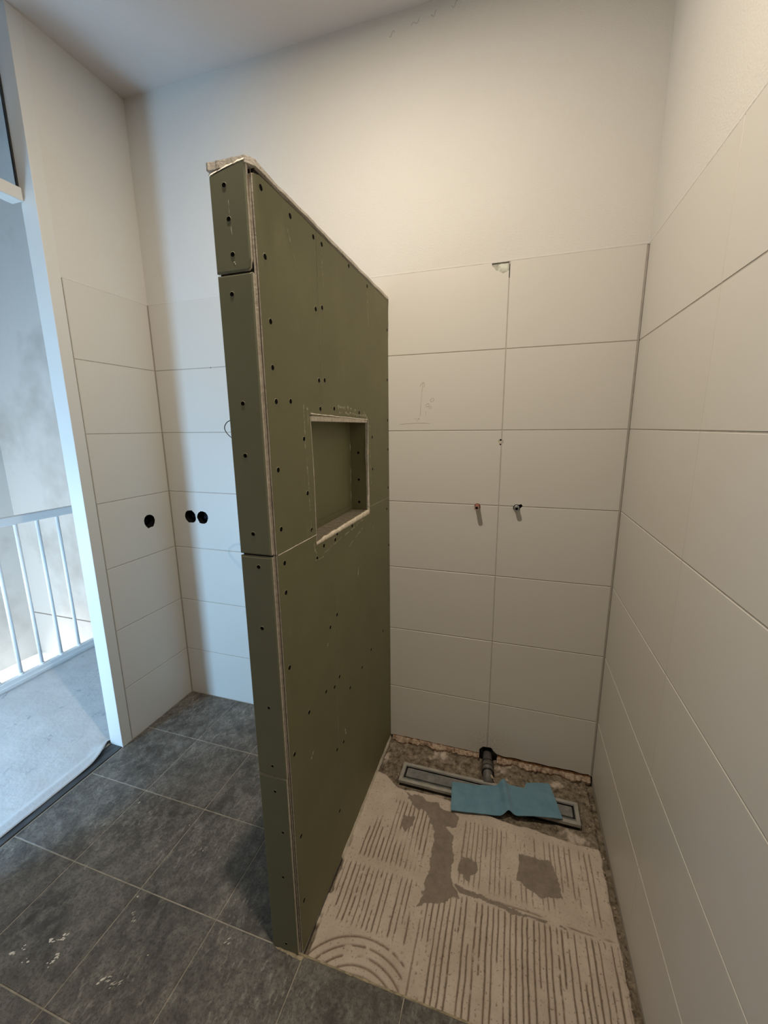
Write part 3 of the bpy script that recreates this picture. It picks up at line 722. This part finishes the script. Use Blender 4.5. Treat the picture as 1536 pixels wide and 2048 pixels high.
# niche plaster blobs
bm = bmesh.new()
for i, (y, z, L, wd, a) in enumerate(((-.30, 1.42, .002, .02, 0), (-.300, 1.33, .0012, .016, 0), (-.302, 1.30, .001, .02, 0), (-.285, 1.37, .003, .003, 0), (-.303, 1.24, .0012, .02, 0))):
    smear_poly(bm, lambda u, v, h: (NX+h, u+.035, v), y, z, L, wd, a, 50+i, .0015)
obj('niche_filler', bm, m_chip, pt)
# left face, head plate, foot
boxo('plasterboard', (PL, -.899, 0), (PL+.0095, -.002, 1.985), m_green, pt)
# exposed light line of the horizontal joint left of the niche
ribbon('joint_edge', [(P, y, 1.2015+.0008*mn.noise((y*30, 0, 0))) for y in np.linspace(YE+.003, -.705, 20)], .003, m_gyp, pt, (1, 0, 0))
ribbon('joint_edge', [(P, y, 1.1985-.006*(y+.26)/.26*1) for y in np.linspace(-.258, -.004, 14)], .0012, m_smear, pt, (1, 0, 0))
# second sheet seen as a thin dark crack and paper edge on the front corner
bm = bmesh.new(); prev = None
for z in np.linspace(.0, 1.983, 90):
    o_ = .0012*mn.noise((z*9, 5, 0)); xx = 1.2035+.0009*mn.noise((z*7, 2, 0))
    q2 = [bm.verts.new((xx-.0007-.0006*max(0, mn.noise((z*5, 8, 0))), YE-.0012, z)), bm.verts.new((xx+.0005, YE-.0012, z))]
    if prev: bm.faces.new((prev[0], q2[0], q2[1], prev[1]))
    prev = q2
o = obj('board_crack', bm, simple('dark_crack', (.10, .075, .05), .9), pt); md = o.modifiers.new('s', 'SOLIDIFY'); md.thickness = .001
# end boards
ends = []
ez = [(0.0, .594), (.5965, 1.1985), (1.2035, 1.799), (1.8035, 1.99)]
ye0, ye1 = YE-.0095, YE-.0002
for k, (za, zb) in enumerate(ez):
    if k < 3: pts = rect(PL-.001+(.001 if k == 0 else 0), za, 1.1975-(.001 if k == 0 else 0), zb)
    else: pts = [(PL-.002, za), (1.190, za+.0), (1.1945, za+.004), (1.1965, za+.02), (1.197, 1.9955)]+[(1.197-.084*t, 1.9955-.0155*t**1.3+.0012*mn.noise((t*9, 0, 0))) for t in np.linspace(.08, 1, 12)]
    bm = bmesh.new(); prism(bm, pts, lambda u, v: (u, ye0, v), lambda u, v: (u, ye1, v), 0, 1, .0028 if k != 0 else .0015)
    ends.append(obj('end_board', bm, [m_green_end, m_gyp], pt))
bm = bmesh.new(); box(bm, (PL+.004, YE-.003, .0), (1.196, YE-.001, 1.985)); obj('end_backing', bm, m_black, pt)
# broken light edge above the top end board
bm = bmesh.new(); prev = None
for t in np.linspace(0, 1, 30):
    x = PL-.002+.083*t; z = 1.9800+.0155*(1-(1-t)**1.3)+.0006*mn.noise((t*14, 0, 0)); h = .0035+.0012*mn.noise((t*9, 3, 0))
    q3 = [bm.verts.new((x, ye0-.0002, z-.0005)), bm.verts.new((x, ye0+.0015, z+h)), bm.verts.new((x, ye1+.002, z+h+.0005))]
    if prev:
        for j in (0, 1): bm.faces.new((prev[j], q3[j], q3[j+1], prev[j+1]))
    prev = q3
obj('broken_edge', bm, m_chip, pt)
# cap board lying on top
bm = bmesh.new()
front = [(1.109+.089*t, YE-.0085-.0025*mn.noise((t*8, 1, 0))-.002*mn.noise((t*25, 2, 0))) for t in np.linspace(0, 1, 18)]
rside = [(1.2105+.0022*mn.noise((y*14, 3, 0))+.0012*mn.noise((y*50, 4, 0)), y) for y in np.linspace(-.895, -.003, 90)]
out = front+rside+[(1.113, -.003), (1.109, -.5)]
capz = lambda x, y: 1.9915+.0055*(1-ss(np.float64(x), 1.11, 1.2))*ss(np.float64(-y), .75, .9)*.3
prism(bm, out, lambda u, v: (u, v, 2.0035-.0065*float(ss(np.float64(v), -.91, -.86))+.001*mn.noise((u*20, v*20, 0))), lambda u, v: (u, v, 1.9905-.0025*float(ss(np.float64(v), -.9, -.3))+.0015*mn.noise((u*30, v*18, 5))), 0, 1)
obj('cap_board', bm, [m_green, m_broken], pt)
bm = bmesh.new(); box(bm, (PL+.006, -.89, 1.975), (P-.006, -.01, 1.992)); obj('head_plate', bm, m_black, pt)
# grout blob at the foot
bm = bmesh.new()
for i, (x, y, L, wd) in enumerate(((1.15, YE-.012, .03, .004), (1.185, YE-.014, .022, .007), (1.205, YE-.013, .014, .006), (1.165, YE-.013, .010, .006))): smear_poly(bm, lambda u, v, h: (u, v, h), x, y, L, wd, -.03, 70+i, .003)
obj('foot_filler', bm, simple('sandy_filler', (.38, .32, .22), .95, .1, var=.3, vs=80), pt)
# screws
def screw_mesh():
    bm = bmesh.new(); k = 16; rings = []
    for r, h in ((.0066, .0001), (.0060, .0005), (.0057, .0004), (.0053, .0002)):
        rings.append([bm.verts.new((r*math.cos(6.2832*i/k), r*math.sin(6.2832*i/k), h)) for i in range(k)])
    for j in range(3):
        for i in range(k): f = bm.faces.new((rings[j][i], rings[j][(i+1) % k], rings[j+1][(i+1) % k], rings[j+1][i])); f.material_index = 1 if j == 0 else 0
    c = bm.verts.new((0, 0, .0002))
    for i in range(k): bm.faces.new((rings[3][i], rings[3][(i+1) % k], c))
    me = bpy.data.meshes.new('screw'); bmesh.ops.recalc_face_normals(bm, faces=bm.faces); bm.to_mesh(me); bm.free(); me.materials.append(m_screw); me.materials.append(m_rim); return me
sm = screw_mesh()
pinv = Matrix.Translation(pt.location).inverted()
def screw(p, rot, s=1, par=None):
    o = bpy.data.objects.new('screw', sm); C.objects.link(o); o.parent = par or pt
    if not par: o.matrix_parent_inverse = pinv
    o.location = p; o.rotation_euler = rot; o.scale = (s, s, 1)
for x, z in [(1.151, 1.959), (1.156, 1.899), (1.159, 1.835), (1.150, 1.762), (1.156, 1.544), (1.152, 1.432), (1.157, 1.253), (1.165, 1.174), (1.162, 1.018), (1.164, .801), (1.162, .629), (1.164, .551), (1.179, .424), (1.169, .270), (1.163, .027)]:
    screw((x-.003, ye0, z), (math.pi/2, 0, 0), .80 if z > .9 else .62, ends[0 if z < .595 else 1 if z < 1.2 else 2 if z < 1.8 else 3])
for y, z in [(-.877, 1.962), (-.763, 1.96), (-.649, 1.962), (-.601, 1.963), (-.877, 1.837), (-.871, 1.714), (-.874, 1.62), (-.413, 1.974), (-.247, 1.966), (-.652, 1.793), (-.613, 1.806), (-.649, 1.616), (-.614, 1.62), (-.868, 1.549), (-.805, 1.553), (-.648, 1.542), (-.556, 1.546), (-.35, 1.541), (-.748, 1.464), (-.743, 1.324), (-.73, 1.222), (-.219, 1.456), (-.219, 1.336), (-.877, 1.398), (-.88, 1.26), (-.874, 1.175), (-.876, 1.101), (-.706, 1.134), (-.66, 1.158), (-.639, .892), (-.587, .91), (-.686, .703), (-.625, .678), (-.585, .69), (-.624, .445), (-.881, .903), (-.883, .652), (-.795, .712), (-.377, .597), (-.499, .592), (-.272, .613), (-.111, .613), (-.581, 1.155), (-.565, 1.17), (-.016, 1.873), (-.02, 1.681), (-.017, 1.521), (-.018, 1.237), (-.018, 1.40), (-.016, .98), (-.876, .382), (-.881, .163), (-.042, 1.148), (-.44, 1.165), (-.57, .43), (-.623, .2)]:
    screw((P, y, z), (0, math.pi/2, 0), 1.0, boards[(0 if y < YJU else 1) if z > ZM else (2 if y < YJL else 3)])
for z in (1.40, 1.30, 1.215): screw((1.168, -.2622, z), (math.pi/2, 0, 0), .8)
# plaster smears on the green faces
def smear(list_, name='plaster_smear', f=lambda u, v, h: (P+h, u, v), mat=None):
    for i, (u0, v0, u1, v1, wd) in enumerate(list_):
        bm = bmesh.new(); rnd = random.Random(i*7+len(list_)); L = math.hypot(u1-u0, v1-v0); k = max(2, int(L/.012)); nx_, ny_ = -(v1-v0)/L, (u1-u0)/L
        for j in range(k):
            if rnd.random() < .18: continue
            t = (j+.5)/k; off = rnd.gauss(0, wd*.25)
            smear_poly(bm, f, u0+(u1-u0)*t+nx_*off, v0+(v1-v0)*t+ny_*off, L/k*rnd.uniform(.4, .85), wd*rnd.uniform(.3, .9), math.atan2(v1-v0, u1-u0), i*99+j, .0005)
        obj(name, bm, mat or m_smear, pt)
smear([(-.742, 1.55, -.742, 1.44, .006), (-.738, 1.42, -.728, 1.20, .0035), (-.72, 1.545, -.72, 1.50, .006), (-.53, 1.552, -.38, 1.548, .010), (-.52, 1.536, -.28, 1.530, .006), (-.245, 1.50, -.238, 1.28, .005),
       (-.30, 1.55, -.27, 1.52, .014), (-.66, 1.135, -.52, 1.150, .003), (-.50, 1.150, -.33, 1.165, .006), (-.48, 1.10, -.34, 1.135, .003), (-.725, 1.19, -.705, 1.13, .010), (-.715, 1.13, -.66, 1.125, .004),
       (-.60, 1.955, -.605, 1.90, .004), (-.245, 1.95, -.24, 1.84, .004), (-.41, 1.06, -.41, 1.03, .004), (-.60, 1.90, -.60, 1.86, .0025), (-.78, 1.93, -.74, 1.86, .004), (-.22, 1.12, -.22, 1.09, .004), (-.255, 1.15, -.255, 1.11, .003)])
smear([(-.39, 1.0, -.395, .975, .004), (-.55, .47, -.545, .44, .005), (-.80, .56, -.78, .575, .004), (-.66, .85, -.66, .84, .004)], 'plaster_speck', mat=m_chip)
smear([(1.157, 1.885, 1.160, 1.845, .0014), (1.1595, 1.822, 1.160, 1.815, .003), (1.155, 1.935, 1.156, 1.905, .0006)], 'plaster_speck', lambda u, v, h: (u, ye0-h, v), m_chip)

# loose cable hanging out of the far side of the partition; only its end loop shows past the edge
t = thing('cable', 'thin black wire loop hanging out of the far side of the green partition', 'cable', (PL, -.30, 1.52))
bm = bmesh.new(); YW = -.298
def spline(pts, n_=8):
    out = []
    for i in range(len(pts)-1):
        p0, p1, p2, p3 = pts[max(i-1, 0)], pts[i], pts[i+1], pts[min(i+2, len(pts)-1)]
        for t_ in np.linspace(0, 1, n_)[:-1]: out.append(.5*((2*p1)+(p2-p0)*t_+(2*p0-5*p1+4*p2-p3)*t_*t_+(3*p1-p0-3*p2+p3)*t_**3))
    return out+[pts[-1]]
def tube(bm, pts, r, k=8):
    prev = None
    for i, p in enumerate(pts):
        d = (pts[min(i+1, len(pts)-1)]-pts[max(i-1, 0)]).normalized(); s_ = d.cross(Vector((0, 1, 0))).normalized(); u_ = d.cross(s_)
        q_ = [bm.verts.new(p+(s_*math.cos(2*math.pi*j/k)+u_*math.sin(2*math.pi*j/k))*r) for j in range(k)]
        if prev:
            for j in range(k): bm.faces.new((prev[j], prev[(j+1) % k], q_[(j+1) % k], q_[j]))
        prev = q_
V3 = Vector
tube(bm, spline([V3((.70, YW, 1.528)), V3((.66, YW, 1.526)), V3((.632, YW, 1.518)), V3((.6165, YW, 1.4965)), V3((.626, YW, 1.474)), V3((.648, YW, 1.455)), V3((.672, YW-.002, 1.437)), V3((.690, YW-.004, 1.420))]), .0017)
obj('wire_core', bm, m_wire, t, True)
bm = bmesh.new(); tube(bm, spline([V3((PL+.003, YW, 1.54)), V3((1.0, YW, 1.50)), V3((.85, YW, 1.505)), V3((.668, YW, 1.5265))]), .0060)
obj('sheath', bm, simple('grey_cable_sheath', (.4, .4, .4), .5), t, True)
